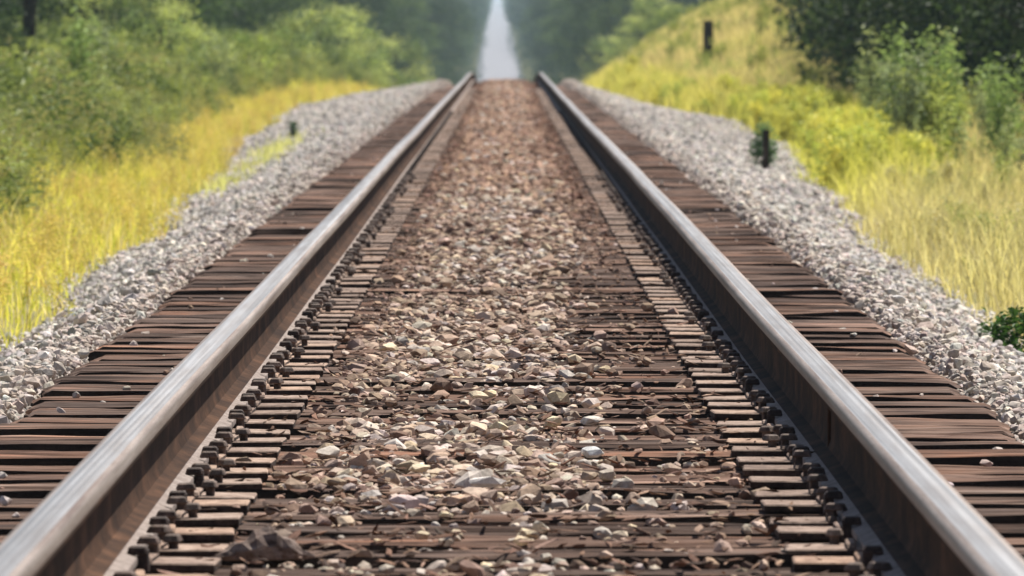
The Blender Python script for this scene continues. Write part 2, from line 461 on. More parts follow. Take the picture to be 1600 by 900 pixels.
# ------------------------------------------------------------------ rails
def rail_profile():
    h = .187
    head = [(-.0375, .150), (-.0395, .160), (-.0388, .178), (-.0355, .1840), (-.026, .1863), (-.010, .187), (.010, .187), (.026, .1863), (.0355, .1840), (.0388, .178), (.0395, .160), (.0375, .150), (.012, .142), (-.012, .142)]
    web = [(-.012, .1418), (-.0092, .128), (-.0088, .09), (-.0095, .05), (-.016, .034), (.016, .034), (.0095, .05), (.0088, .09), (.0092, .128), (.012, .1418)]
    foot = [(-.0158, .0338), (-.045, .0235), (-.075, .014), (-.0762, .009), (-.0755, 0), (.0755, 0), (.0762, .009), (.075, .014), (.045, .0235), (.0158, .0338)]
    return head, web, foot
def sweep(name, prof, xc, mats, top=None, smooth=True):
    ys = np.concatenate([np.arange(-4, 176, .8), np.arange(176, 240, 1.6), np.arange(240, 760, 10)])
    pr = np.array(prof); n = len(pr)
    wob = .006 * vnoise(ys * .05, ys * 0 + xc, 31) + .004 * vnoise(ys * .15, ys * 0 + xc * 3, 33)
    zw = .004 * vnoise(ys * .08, ys * 0 + xc, 35)
    V = np.zeros((len(ys), n, 3))
    V[:, :, 0] = (X0(ys) + xc + wob)[:, None] + pr[None, :, 0]
    V[:, :, 1] = ys[:, None]
    V[:, :, 2] = (P(ys) + FOOT_Z + zw)[:, None] + pr[None, :, 1]
    F = []; fm = []; top = top or ()
    for i in range(len(ys) - 1):
        for k in range(n):
            F.append([i * n + k, i * n + (k + 1) % n, (i + 1) * n + (k + 1) % n, (i + 1) * n + k])
            fm.append(1 if k in top else (2 if len(mats) > 2 and k in (1, 2, 3, 7, 8, 9) else 0))
    m = np_mesh(name, V.reshape(-1, 3), np.array(F), smooth=smooth, mats=mats, fmat=fm)
    bm = bmesh.new(); bm.from_mesh(m)
    bm.verts.ensure_lookup_table()
    bm.faces.new([bm.verts[k] for k in range(n)])
    bmesh.ops.recalc_face_normals(bm, faces=bm.faces[:]); bm.to_mesh(m); bm.free()
    m.set_sharp_from_angle(angle=math.radians(50))
    return m
def build_rail(side, label):
    xc = side * GC
    root = empty('rail', (xc, 14.0, FOOT_Z)); tag(root, label, 'rail', 'two steel rails of the track')
    head, web, foot = rail_profile()
    inv = Matrix.Translation((-xc, -14.0, -FOOT_Z))
    for nm, pr, mats, top in (('rail_head', head, [M['web'], M['polish'], M['worn']], (4, 5, 6)), ('web', web, [M['web']], None), ('rail_foot', foot, [M['foot'], M['web']], (0, 8, 9))):
        m = sweep(nm, pr, xc, mats, top); m.transform(inv)
        obj(nm, m, root)
    k = 0
    for i, ty in enumerate(tie_y):
        if i % 2 or ty > 112: continue
        a = obj('rail_anchor', ANCHOR, root)
        w = Matrix.Translation((xc + float(X0(ty)), ty - .135, float(P(ty)) + FOOT_Z + .004)) @ Matrix.Rotation((0 if side < 0 else math.pi) + random.uniform(-.05, .05), 4, 'Z')
        a.matrix_basis = inv @ w
    # welded joint: a thick collar round foot and web
    return root
rail_a = build_rail(-1, 'steel rail with a sunlit brown inner web, polished bright top')
rail_b = build_rail(1, 'steel rail with a black shaded inner web, polished bluish top')
b = MB()
b.box((-.0, 0, .012), (.166, .03, .024)); b.box((0, 0, .075), (.030, .026, .12))
wy = 13800 * 1.0 / (735 - 56)
wc = obj('weld_collar', b.mesh('weld_collar', M['web'], .004), rail_b, (0, wy - 14.0, -.0015))

# ------------------------------------------------------------------ ballast stones
def stone_protos(n, kind):
    out = []
    for s in range(n):
        r = np.random.default_rng(100 + s + (500 if kind == 'chip' else 0))
        k = 21 if kind == 'stone' else 9
        p = r.normal(size=(k, 3)); p /= np.linalg.norm(p, axis=1)[:, None]
        p *= r.uniform(.82, 1.0, (k, 1))
        p *= np.array([1, r.uniform(.65, .95), r.uniform(.42, .68)]) if kind == 'stone' else np.array([1.5, .45, .16])
        bm = bmesh.new()
        for q in p: bm.verts.new(q)
        res = bmesh.ops.convex_hull(bm, input=bm.verts[:])
        bmesh.ops.delete(bm, geom=[g for g in res['geom_interior'] if isinstance(g, bmesh.types.BMVert)], context='VERTS')
        bmesh.ops.triangulate(bm, faces=bm.faces[:]); bm.verts.index_update()
        bmesh.ops.recalc_face_normals(bm, faces=bm.faces[:])
        out.append((np.array([v.co[:] for v in bm.verts]), np.array([[v.index for v in f.verts] for f in bm.faces])))
        bm.free()
    return out
STONES = stone_protos(24, 'stone'); CHIPS = stone_protos(10, 'chip')

def rot_mats(n, flat=1.0):
    """random rotations; flat<1 keeps the z axis near vertical"""
    yaw = R.uniform(0, 2 * math.pi, n); a = R.normal(0, .5 * flat, n); b_ = R.normal(0, .5 * flat, n)
    cy, sy = np.cos(yaw), np.sin(yaw); ca, sa = np.cos(a), np.sin(a); cb, sb = np.cos(b_), np.sin(b_)
    Rz = np.zeros((n, 3, 3)); Rz[:, 0, 0] = cy; Rz[:, 0, 1] = -sy; Rz[:, 1, 0] = sy; Rz[:, 1, 1] = cy; Rz[:, 2, 2] = 1
    Rx = np.zeros((n, 3, 3)); Rx[:, 0, 0] = 1; Rx[:, 1, 1] = ca; Rx[:, 1, 2] = -sa; Rx[:, 2, 1] = sa; Rx[:, 2, 2] = ca
    Ry = np.zeros((n, 3, 3)); Ry[:, 1, 1] = 1; Ry[:, 0, 0] = cb; Ry[:, 0, 2] = sb; Ry[:, 2, 0] = -sb; Ry[:, 2, 2] = cb
    return Rx @ Ry @ Rz
def replicate(protos, pos, size, rots, cols, pid=None):
    n = len(pos)
    if pid is None: pid = R.integers(0, len(protos), n)
    Vs, Fs, Cs, off = [], [], [], 0
    for k, (pv, pf) in enumerate(protos):
        idx = np.nonzero(pid == k)[0]
        if len(idx) == 0: continue
        V = np.einsum('nij,vj->nvi', rots[idx], pv) * size[idx][:, None, None] + pos[idx][:, None, :]
        F = pf[None] + (np.arange(len(idx)) * len(pv))[:, None, None] + off
        off += len(idx) * len(pv)
        Vs.append(V.reshape(-1, 3)); Fs.append(F.reshape(-1, pf.shape[1])); Cs.append(np.repeat(cols[idx], len(pv), 0))
    return np.concatenate(Vs), np.concatenate(Fs), np.concatenate(Cs)

def on_tie(x, y):
    i = np.clip(np.searchsorted(tie_y, y), 1, len(tie_y) - 1)
    dy = np.minimum(np.abs(y - tie_y[i]), np.abs(y - tie_y[i - 1]))
    return (dy < TIE_W / 2) & (np.abs(x) < 1.29)

def palette(n, cols, wts, jitter=.25):
    c = np.array(cols)[R.choice(len(cols), n, p=np.array(wts) / sum(wts))]
    return np.clip(c * R.uniform(1 - jitter, 1 + jitter, (n, 1)) * R.uniform(.95, 1.05, (n, 3)), .01, .9)

def scatter_inner():
    # density falls with distance as the stones shrink below a pixel
    n = 140000
    yy = 14.0 + (212 - 14.0) * R.uniform(0, 1, n) ** 1.55
    xx = R.uniform(-.64, .64, n)
    b_ = bed_d(xx, yy); tie = on_tie(xx, yy); cover = b_ - P(yy)
    keepp = np.where(tie, np.where(cover > -.008, .85, np.where(cover > -.03, .6, np.where(cover > -.05, .36, .12))), 1.0)
    plate = tie & (np.abs(xx) > .53)
    keepp = np.where(plate, .02, keepp)
    k = R.uniform(0, 1, n) < keepp
    xx, yy, b_, tie = xx[k], yy[k], b_[k], tie[k]; n = len(xx)
    size = np.clip(R.lognormal(math.log(.0145), .45, n), .006, .042) * np.interp(yy, [14, 80, 200], [1, 1.2, 1.7])
    surf = np.where(tie, np.maximum(b_, P(yy) - .004), b_)
    pos = np.stack([xx + X0(yy), yy, surf + size * R.uniform(.1, .55, n)], -1)
    pale = (1 - .8 * sstep(30, 80, yy)) * sstep(.55, .0, np.abs(xx + .05)) * sstep(-.3, .5, fbm(xx * 2, yy * .35, 41))
    cA = palette(n, [(.33, .24, .185), (.43, .33, .265), (.19, .13, .10), (.50, .39, .29), (.53, .43, .365)], [4, 4, 2.2, 2, 1.8])
    cB = palette(n, [(.50, .42, .35), (.57, .51, .46), (.42, .37, .34), (.60, .50, .36), (.33, .25, .20)], [3, 3, 2.5, 1, 3])
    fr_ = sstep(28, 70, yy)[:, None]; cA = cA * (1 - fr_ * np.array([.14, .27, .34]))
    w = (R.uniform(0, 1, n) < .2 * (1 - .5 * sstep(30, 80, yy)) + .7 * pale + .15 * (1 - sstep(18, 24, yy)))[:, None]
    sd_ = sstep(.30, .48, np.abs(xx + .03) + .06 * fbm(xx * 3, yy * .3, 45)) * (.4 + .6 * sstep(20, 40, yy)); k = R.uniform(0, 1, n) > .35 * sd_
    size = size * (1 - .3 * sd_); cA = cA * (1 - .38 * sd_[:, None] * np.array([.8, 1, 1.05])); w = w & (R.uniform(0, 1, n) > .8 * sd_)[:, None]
    pos, size, cA, cB, w = pos[k], size[k], cA[k], cB[k], w[k]; n = len(pos)
    rot = rot_mats(n, .45)
    V, F, C = replicate(STONES, pos, size, rot, np.where(w, cB, cA))
    # chips of bark and rotten timber, lying flat
    nc = 14000
    yc = 14.0 + 120 * R.uniform(0, 1, nc) ** 1.7; xc = R.uniform(-.62, .62, nc)
    s = R.uniform(.008, .026, nc); bc = bed_d(xc, yc); tc = on_tie(xc, yc)
    pc = np.stack([xc, yc, np.where(tc, np.maximum(bc, -.002), bc) + .012 + R.uniform(0, .012, nc)], -1)
    V2, F2, C2 = replicate(CHIPS, pc, s, rot_mats(nc, .45), palette(nc, [(.12, .07, .05), (.20, .12, .085), (.30, .21, .16), (.07, .045, .035)], [3, 3, 2, 2]))
    V = np.concatenate([V, V2]); F = np.concatenate([F, F2 + len(C)]); C = np.concatenate([C, C2])
    o = obj('brown_gravel', np_mesh('brown_gravel', V, F, C, False, [M['stone']]))
    tag(o, 'rust stained brown and pale ballast stones heaped between the rails', 'gravel', kind='stuff')
scatter_inner()

def scatter_shoulder(side, label):
    n = 135000
    yy = 16.0 + (215 - 16.0) * R.uniform(0, 1, n) ** 1.5
    t = toe(np.full(n, float(side)), yy)
    a = 1.27 + (t + .12 - 1.27) * R.uniform(0, 1, n) ** .9
    d = side * a
    size = np.clip(R.lognormal(math.log(.0128), .36, n), .006, .034) * np.interp(yy, [14, 80, 200], [1, 1.25, 1.7])
    b_ = np.where(a < t, bed_d(d, yy), ground_d(d, yy))
    pos = np.stack([d + X0(yy), yy, b_ + size * R.uniform(-.15, .75, n)], -1)
    col = palette(n, [(.54, .515, .50), (.66, .625, .59), (.43, .415, .41), (.60, .525, .48), (.27, .255, .245), (.74, .68, .61)], [4, 3, 3, 2, 1.6, 1])
    br_ = (1 - sstep(1.28, 1.62, a + .12 * R.normal(0, 1, n)))[:, None] * .55
    col = col * (1 - br_) + palette(n, [(.34, .25, .20), (.46, .37, .31)], [1, 1]) * br_
    # strays on the outer tie ends
    m = 300
    y2 = 16 + 150 * R.uniform(0, 1, m) ** 1.4; x2 = side * R.uniform(.9, 1.28, m); s2 = R.uniform(.008, .02, m)
    p2 = np.stack([x2, y2, np.where(on_tie(x2, y2), -.004, -.08) + s2 * .4], -1)
    c2 = palette(m, [(.42, .36, .32), (.5, .46, .44), (.25, .17, .13)], [2, 2, 3])
    V, F, C = replicate(STONES, np.concatenate([pos, p2]), np.concatenate([size, s2]), rot_mats(n + m), np.concatenate([col, c2]))
    o = obj('grey_gravel', np_mesh('grey_gravel', V, F, C, False, [M['stone']]))
    tag(o, label, 'gravel', kind='stuff')
scatter_shoulder(-1, 'pale grey ballast shoulder along the sunlit rail and the orange-yellow grass')
scatter_shoulder(1, 'pale grey ballast shoulder along the shaded rail, widening at the short stake')

def lone_stone(px, py, size, col, label, pid, z=0.0, group=None):
    x, y = unproj(px, py, z)
    pv, pf = STONES[pid]
    V, F = pv * size * np.array([1.15, 1, .75]), pf
    m = np_mesh('stone', V - np.array([0, 0, V[:, 2].min()]), F, np.tile(np.array(col), (len(V), 1)), False, [M['stone']])
    o = obj('stone', m, None, (x, y, z - .006), (0, 0, random.uniform(0, 6)))
    tag(o, label, 'stone', group)
lone_stone(1355, 712, .022, (.55, .47, .42), 'small pinkish stone on the bare ties just outside the shaded rail', 3)
lone_stone(1560, 705, .019, (.52, .46, .43), 'small stone on the bare ties, midway from shaded rail to ballast edge', 8)
lone_stone(1318, 515, .018, (.70, .66, .60), 'tiny white stone alone on the outer ties beside the shaded rail', 12)
lone_stone(765, 758, .044, (.66, .63, .61), 'large pale grey-white stone in mid-track, biggest in the pale heap', 15, .02)
lone_stone(925, 712, .038, (.58, .60, .61), 'flat bluish-grey stone in mid-track beside the exposed ties', 6, .01)
lone_stone(925, 662, .034, (.66, .62, .57), 'bright cream stone in mid-track behind the flat bluish-grey stone', 17, .01)
lone_stone(655, 735, .032, (.62, .53, .40), 'yellowish cream stone in mid-track toward the sunlit rail', 19, .02)
lone_stone(885, 752, .034, (.50, .48, .40), 'small greenish-grey rounded stone near the bare brown tie', 21, .01)
# the splintered chunk at the bottom
def chunk():
    x, y = unproj(412, 868, 0.01)
    r = np.random.default_rng(5)
    xs = np.linspace(-.10, .10, 16); V = []; F = []
    for i, q in enumerate(xs):
        tpr = max(.12, 1 - (abs(q) / .105) ** 3)
        w = .028 * tpr * r.uniform(.75, 1.2); h = .034 * tpr * r.uniform(.7, 1.2) * (1.25 if -.03 < q < .05 else .75)
        for k in range(8):
            a = 2 * math.pi * k / 8
            V.append((q, w * math.cos(a) * r.uniform(.85, 1.15), max(-.004, h * (math.sin(a) * .8 + .55) * r.uniform(.85, 1.15))))
    for i in range(15):
        for k in range(8): F.append([i * 8 + k, i * 8 + (k + 1) % 8, i * 8 + 8 + (k + 1) % 8, i * 8 + 8 + k])
    b = MB(); b.add(V, F); b.add([V[k] for k in range(8)], [[7, 6, 5, 4], [4, 3, 2, 1], [0, 7, 4, 1]])
    o = obj('wood_chunk', b.mesh('wood_chunk', M['chunk']), None, (x, y, .004), (0, 0, .25))
    tag(o, 'splintered grey chunk of wood lying by the tie plates of the sunlit rail', 'wood chunk')
chunk()

# ------------------------------------------------------------------ vegetation
def lerp3(a, b, t): return np.asarray(a) * (1 - t[:, None]) + np.asarray(b) * t[:, None]

def grass_mesh(x, y, z, h, w, col, lean=.35):
    n = len(x)
    az = R.uniform(0, 2 * math.pi, n); ln = np.abs(R.normal(lean, .2, n)) * h
    dx, dy = np.cos(az), np.sin(az)
    fa = R.uniform(0, math.pi, n); wx, wy = np.cos(fa) * w / 2, np.sin(fa) * w / 2
    V = np.zeros((n, 5, 3))
    V[:, 0] = np.stack([x - wx, y - wy, z], -1); V[:, 1] = np.stack([x + wx, y + wy, z], -1)
    mx, my, mz = x + dx * ln * .35, y + dy * ln * .35, z + h * .58
    V[:, 2] = np.stack([mx - wx * .8, my - wy * .8, mz], -1); V[:, 3] = np.stack([mx + wx * .8, my + wy * .8, mz], -1)
    V[:, 4] = np.stack([x + dx * ln, y + dy * ln, z + h * R.uniform(.85, 1, n)], -1)
    b_ = (np.arange(n) * 5)[:, None, None]
    F = (np.array([[0, 1, 3], [0, 3, 2], [2, 3, 4]])[None] + b_).reshape(-1, 3)
    return V.reshape(-1, 3), F, np.repeat(col, 5, 0)

def veg_points(side, n, ymin=22.0, ymax=290, inner=-.05, wmax=9, clump=.08, nper=7):
    """clumped points outside the toe, inside the view wedge (+margin)"""
    m = n // nper
    yy = ymin + (ymax - ymin) * R.uniform(0, 1, m) ** .95
    t = toe(np.full(m, float(side)), yy)
    lim = np.minimum(np.maximum(.0613 * yy + 3.2 - t, .6), wmax)
    u = inner + (lim - inner) * R.uniform(0, 1, m) ** 1.4
    yy = np.repeat(yy, nper) + R.normal(0, clump, m * nper); u = np.repeat(u, nper) + R.normal(0, clump, m * nper)
    cid = np.repeat(np.arange(m), nper)
    d = side * (toe(np.full(m * nper, float(side)), yy) + u)
    return d + X0(yy), yy, ground_d(d, yy) - .02, u, cid

YEL = (.85, .77, .22); ORA = (.86, .66, .31); YGR = (.54, .56, .09); TAN = (.66, .54, .31); STRAW = (.80, .71, .49); GRN = (.15, .21, .06); DGR = (.06, .10, .028); SAGE = (.27, .32, .18)

def zone(side, x, y, u):
    """colour and relative height of the ground cover by place"""
    n = len(x); y = y / 4; n1 = fbm(x * .8, y * .6, 51 + side); n2 = fbm(x * 2, y * 1.6, 61 + side); rr = R.uniform(0, 1, n)
    if side < 0:
        band = 1 - sstep(.55, 1.5, u + .55 * n1 + .3 * n2)
        c = lerp3(GRN, YGR, np.clip(.4 + .5 * n2 + .25 * (rr - .5), 0, 1))
        tan = sstep(.05, .4, n1) * .7
        c = c * (1 - tan[:, None]) + np.array(TAN) * tan[:, None]
        yel = lerp3(YEL, ORA, np.clip(.2 + .7 * n2 + .5 * (rr - .5), 0, 1))
        yel = np.where((rr > .66)[:, None], np.array(YGR), yel); yel = np.where((rr < .14)[:, None], np.array([.72, .62, .46]), yel)
        c = c * (1 - band[:, None]) + yel * band[:, None]
        h = .20 + .32 * sstep(.4, 1.6, u)
    else:
        near = 1 - sstep(15, 19, y + 2 * n1)
        band = (1 - sstep(.6, 1.1, u + .4 * n1)) * (1 - near)
        bright = lerp3((.80, .75, .22), YGR, np.clip(.5 + .7 * n2 + .7 * (rr - .5), 0, 1))
        fy = sstep(25, 38, y)[:, None]; bright = bright * (1 - fy) + lerp3((.74, .64, .26), (.60, .60, .16), np.clip(.5 + n1, 0, 1)) * fy
        dry = lerp3(TAN, STRAW, rr)
        g = np.clip(.35 + .9 * n2, 0, 1) * .5
        dry = dry * (1 - g[:, None]) + np.array([.42, .44, .14]) * g[:, None]
        bank = lerp3((.72, .60, .37), (.66, .60, .28), np.clip(.4 + .8 * n1, 0, 1))
        gg = (n2 > .3) & (rr < .75)
        bank = np.where(gg[:, None], np.array([.28, .36, .12]), bank)
        c = bank * (1 - near[:, None]) + dry * near[:, None]
        c = c * (1 - band[:, None]) + bright * band[:, None]
        h = .30 + .12 * band + .06 * (1 - near)
    return c * R.uniform(.75, 1.2, (n, 1)), h * (1 + .35 * n2)

for side, lab, nm in ((-1, 'orange-yellow and green grass beside the ballast of the sunlit rail', 'grass'), (1, 'straw, yellow and green grass on the bank with the posts', 'grass')):
    Vs, Fs, Cs, off = [], [], [], 0
    x, y, z, u, cid = veg_points(side, 250000, inner=-.75)
    c, h = zone(side, x, y, u)
    edge = sstep(-.15, .35, u)
    strag = sstep(.05, .45, fbm(x * 1.3, y * .16, 77 + side)) * sstep(-.75, -.1, u) * .6
    k = R.uniform(0, 1, len(x)) < np.maximum(.9 * edge + .1 * sstep(-.2, 0, u), strag)
    h = h * (.42 + .58 * edge)
    x, y, z, c, h, cid = x[k], y[k], z[k], c[k], h[k], cid[k]
    h = h * R.uniform(.5, 1.25, len(x))
    if side < 0:
        t_ = R.uniform(0, 1, 2600); py_ = 302 - 80 * t_ + R.normal(0, 5, 2600); px_ = 330 + 132 * t_ + R.normal(0, 16, 2600)
        sx, sy = unproj(px_, py_, -.2); k = R.uniform(0, 1, 2600) < .12 + .5 * sstep(-.3, .5, fbm(sx * 4, sy * .25, 95))
        sx, sy = sx[k], sy[k]; m = len(sx)
        x = np.concatenate([x, sx]); y = np.concatenate([y, sy]); z = np.concatenate([z, bed_d(sx, sy)])
        c = np.concatenate([c, lerp3((.56, .60, .24), (.74, .70, .36), R.uniform(0, 1, m))]); h = np.concatenate([h, R.uniform(.04, .15, m)])
    w = .006 * np.interp(y, [22, 80, 240], [1, 1.6, 3])
    V, F, C = grass_mesh(x, y, z, h, w, c)
    o = obj('grass', np_mesh('grass', V, F, C, True, [M['grass']]))
    tag(o, lab, 'grass', kind='stuff')

# leaf shapes -------------------------------------------------------
def leaf_set(centres, n_per, spread, size, col, cvar=.25, elong=1.9, up=.8, sets=None):
    """many small bent leaves round the given centres -> V, F, C"""
    c = np.repeat(centres, n_per, 0); n = len(c)
    cc = np.repeat(np.asarray(col) if np.ndim(col) == 2 else np.tile(col, (len(centres), 1)), n_per, 0)
    p = c + R.normal(0, 1, (n, 3)) * np.asarray(spread)
    s = size * R.uniform(.6, 1.3, n)
    a = R.normal(size=(n, 3)); a[:, 2] *= .5; a /= np.linalg.norm(a, axis=1)[:, None]
    nrm = R.normal(size=(n, 3)); nrm[:, 2] = np.abs(nrm[:, 2]) + up
    b_ = np.cross(a, nrm); b_ /= np.linalg.norm(b_, axis=1)[:, None] + 1e-9
    nn = np.cross(b_, a)
    V = np.zeros((n, 4, 3)); L = s[:, None]; W = L / elong
    V[:, 0] = p; V[:, 1] = p + a * L * .5 + b_ * W * .5 + nn * L * .08; V[:, 2] = p + a * L - nn * L * .12; V[:, 3] = p + a * L * .5 - b_ * W * .5 + nn * L * .08
    i = (np.arange(n) * 4)[:, None, None]
    F = (np.array([[0, 1, 2], [0, 2, 3]])[None] + i).reshape(-1, 3)
    col_ = np.clip(cc * R.uniform(1 - cvar, 1 + cvar, (n, 1)), .005, .9)
    return V.reshape(-1, 3), F, np.repeat(col_, 4, 0)

def weed_proto(kind, seed):
    """unit-height leafy stalk as V, F, C"""
    r = np.random.default_rng(seed)
    ns = r.integers(3, 6)
    cs = []; Vs, Fs, Cs, off = [], [], [], 0
    for k in range(ns):
        az = r.uniform(0, 6.28); ln = r.uniform(.05, .28); h = r.uniform(.65, 1.0)
        t = np.linspace(.15, 1, 9)[:, None]
        pts = np.concatenate([np.cos(az) * ln * t ** 1.5, np.sin(az) * ln * t ** 1.5, h * t], 1) + np.array([r.normal(0, .04), r.normal(0, .04), 0])
        cs.append(pts)
        # stem
        b0 = pts[0] * np.array([1, 1, 0]); q = np.array([b0 + [-.006, 0, 0], b0 + [.006, 0, 0], pts[-1] + [.003, 0, 0], pts[-1] + [-.003, 0, 0]])
        Vs.append(q); Fs.append(np.array([[0, 1, 2], [0, 2, 3]]) + off); off += 4; Cs.append(np.tile([.7, .75, .5], (4, 1)))
    cs = np.concatenate(cs)
    V, F, C = leaf_set(cs, 4 if kind != 'plume' else 5, (.05, .05, .03), .16 if kind != 'fine' else .1, np.array([1., 1., 1.]), .3, 2.6 if kind != 'fine' else 4)
    Vs.append(V); Fs.append(F + off); off += len(V); Cs.append(C)
    if kind == 'plume':
        tops = cs[8::9]
        V, F, C = leaf_set(np.repeat(tops, 3, 0) + R.normal(0, .03, (len(tops) * 3, 3)), 8, (.05, .05, .06), .06, np.array([1.5, 1.4, 1.]), .3, 1.5)
        Vs.append(V); Fs.append(F + off); off += len(V); Cs.append(C)
    return np.concatenate(Vs), np.concatenate(Fs), np.concatenate(Cs)

def weed_mass(name, label, groups):
    Vs, Fs, Cs, off = [], [], [], 0
    for (protos, x, y, z, h, c) in groups:
        n = len(x); pid = R.integers(0, len(protos), n); yaw = R.uniform(0, 6.28, n)
        for k, (pv, pf, pc) in enumerate(protos):
            idx = np.nonzero(pid == k)[0]
            if not len(idx): continue
            ca, sa = np.cos(yaw[idx])[:, None], np.sin(yaw[idx])[:, None]; hh = h[idx][:, None]
            V = np.stack([(ca * pv[None, :, 0] - sa * pv[None, :, 1]) * hh + x[idx][:, None], (sa * pv[None, :, 0] + ca * pv[None, :, 1]) * hh + y[idx][:, None], pv[None, :, 2] * hh + z[idx][:, None]], -1)
            F = pf[None] + (np.arange(len(idx)) * len(pv))[:, None, None] + off
            off += len(idx) * len(pv)
            Vs.append(V.reshape(-1, 3)); Fs.append(F.reshape(-1, 3)); Cs.append((pc[None] * c[idx][:, None, :]).reshape(-1, 3))
    o = obj(name, np_mesh(name, np.concatenate(Vs), np.concatenate(Fs), np.clip(np.concatenate(Cs), .01, .85), False, [M['leaf']]))
    tag(o, label, 'weeds', kind='stuff')

WB = [weed_proto('broad', s) for s in range(6)]; WF = [weed_proto('fine', 20 + s) for s in range(6)]; WP = [weed_proto('plume', 40 + s) for s in range(6)]

def pick(side, n, f, **kw):
    x, y, z, u, cid = veg_points(side, n, nper=3, clump=.2, **kw)
    k = R.uniform(0, 1, len(x)) < f(x, y, u)
    return x[k], y[k], z[k], u[k]
# sunlit side: yellow band and green weeds behind it
g = []
x, y, z, u = pick(-1, 5200, lambda x, y, u: (1 - sstep(.9, 1.4, u)) * sstep(-.2, .35, u) * (y < 200), inner=0, wmax=1.8)
k = R.uniform(0, 1, len(x)) < .45; x, y, z, u = x[k], y[k], z[k], u[k]
g.append((WF, x, y, z, R.uniform(.18, .38, len(x)), lerp3(YEL, ORA, R.uniform(0, 1, len(x))) * R.uniform(.8, 1.15, (len(x), 1))))
x, y, z, u = pick(-1, 9000, lambda x, y, u: sstep(.7, 1.6, u + .5 * fbm(x, y * .2, 71)) * (.35 + .65 * (fbm(x * .7, y * .15, 72) > -.25)), inner=.5)
t_ = np.clip(.5 + .9 * fbm(x * .6, y * .12, 73) + R.normal(0, .2, len(x)), 0, 1)
g.append((WB, x, y, z, R.uniform(.4, .85, len(x)) * (.62 + .5 * sstep(.9, 2.2, u)) * np.interp(y, [32, 80, 160], [.85, 1, 1.2]), lerp3((.13, .19, .07), (.46, .52, .20), t_)))
g.append((WF, x[::3] + .2, y[::3] + .3, z[::3], R.uniform(.6, 1.05, len(x[::3])) * (.6 + .45 * sstep(.9, 2.2, u[::3])), lerp3(SAGE, (.50, .46, .22), R.uniform(0, 1, len(x[::3])))))
weed_mass('weeds', 'green and yellow leafy weeds behind the orange-yellow grass strip', g)
# bank with the posts
g = []
x, y, z, u = pick(1, 5200, lambda x, y, u: (1 - sstep(.6, 1.1, u)) * sstep(-.1, .3, u) * sstep(66, 80, y) * (1 - .75 * sstep(110, 150, y)) * (y < 200), inner=0, wmax=2.0, ymin=66)
g.append((WP, x, y, z, R.uniform(.22, .5, len(x)) * (1 + .4 * fbm(x, y * .3, 91)), lerp3((.78, .73, .18), (.50, .58, .15), R.uniform(0, 1, len(x))) * R.uniform(.85, 1.15, (len(x), 1))))
x, y, z, u = pick(1, 2600, lambda x, y, u: sstep(1.1, 1.7, u) * (fbm(x * .7, y * .12, 81) > -.05) * sstep(60, 80, y), inner=.9)
t_ = np.clip(.5 + R.normal(0, .3, len(x)), 0, 1)
k = R.uniform(0, 1, len(x)) < .5; x, y, z, t_ = x[k], y[k], z[k], t_[k]
g.append((WB, x, y, z, R.uniform(.3, .6, len(x)), lerp3((.20, .28, .09), (.50, .54, .13), t_)))
x, y, z, u = pick(1, 1500, lambda x, y, u: (.12 + .88 * (fbm(x * 1.2, y * .2, 88) > .1)) * sstep(34, 52, y) * sstep(.1, .7, u), inner=.1, ymax=82)
k = R.uniform(0, 1, len(x)) < .55
g.append((WF, x[k], y[k], z[k], R.uniform(.2, .42, k.sum()), lerp3((.46, .50, .18), STRAW, R.uniform(0, 1, k.sum()))))
g.append((WP, x[~k], y[~k], z[~k], R.uniform(.16, .34, (~k).sum()), lerp3((.42, .46, .18), (.74, .66, .42), R.uniform(0, 1, (~k).sum()))))
weed_mass('weeds', 'yellow-green flowering weeds and leafy stalks on the bank with the posts', g)

# things made of leaves ---------------------------------------------
def plant_thing(name, label, cat, loc, V, F, C, stem=None, group=None, rz=0):
    e = empty(name, loc, rz); tag(e, label, cat, group)
    obj('foliage', np_mesh('foliage', V, F, C, False, [M['leaf']]), e)
    if stem is not None: obj('stem', stem.mesh('stem', M['bark'], 0, True), e)
    return e

def tall_weed(seed, h, col):
    r = np.random.default_rng(seed); b = MB(); cs = []
    for k in range(r.integers(2, 5)):
        az = r.uniform(0, 6.28); ln = r.uniform(.04, .22) * h; hh = h * r.uniform(.7, 1)
        t = np.linspace(0, 1, 14)
        pts = np.stack([np.cos(az) * ln * t ** 1.6 + r.normal(0, .03), np.sin(az) * ln * t ** 1.6 + r.normal(0, .03), hh * t], -1)
        pts[0, 2] = -.05
        b.tube(pts[::3], np.linspace(.008, .003, len(pts[::3])), 5); cs.append(pts[2:])
    cs = np.concatenate(cs)
    V, F, C = leaf_set(cs, 12, (.055, .055, .05), .095, np.array(col), .35, 3.0)
    return V, F, C, b
TW = []
for k in range(5): TW.append(tall_weed(300 + k, 1.25, [(.33, .40, .22), (.40, .46, .25), (.27, .37, .15), (.46, .52, .19), (.35, .41, .26)][k]))
tw_roots = []
for i in range(52):
    yy = 65 + 46 * (i / 52.0) + random.uniform(-3, 3)
    xx = np.interp(yy, [64, 72, 80, 90, 112], [3.75, 3.75, 3.75, 3.95, 4.6]) + random.uniform(-.2, .9)
    k = i % 5
    if i < 5:
        V, F, C, b = TW[k]
        e = plant_thing('tall_weed', '', 'weed', (xx, yy, float(ground(xx, yy))), V, F, C, b); tw_roots.append(e)
    else:
        e = copy_tree(tw_roots[k]); e.location = (xx, yy, float(ground(xx, yy)))
    e.rotation_euler.z = random.uniform(0, 6); s = random.uniform(.6, 1.0) * float(np.interp(xx, [3.6, 4.3, 5.2], [1.1, 1, .75]) * np.interp(yy, [64, 72, 78], [.4, .7, 1])); e.scale = (s, s, s)
    tag(e, 'tall grey-green leafy weed between the bright yellow weeds and dark trees', 'weed', 'tall grey-green weeds before the dark trees')

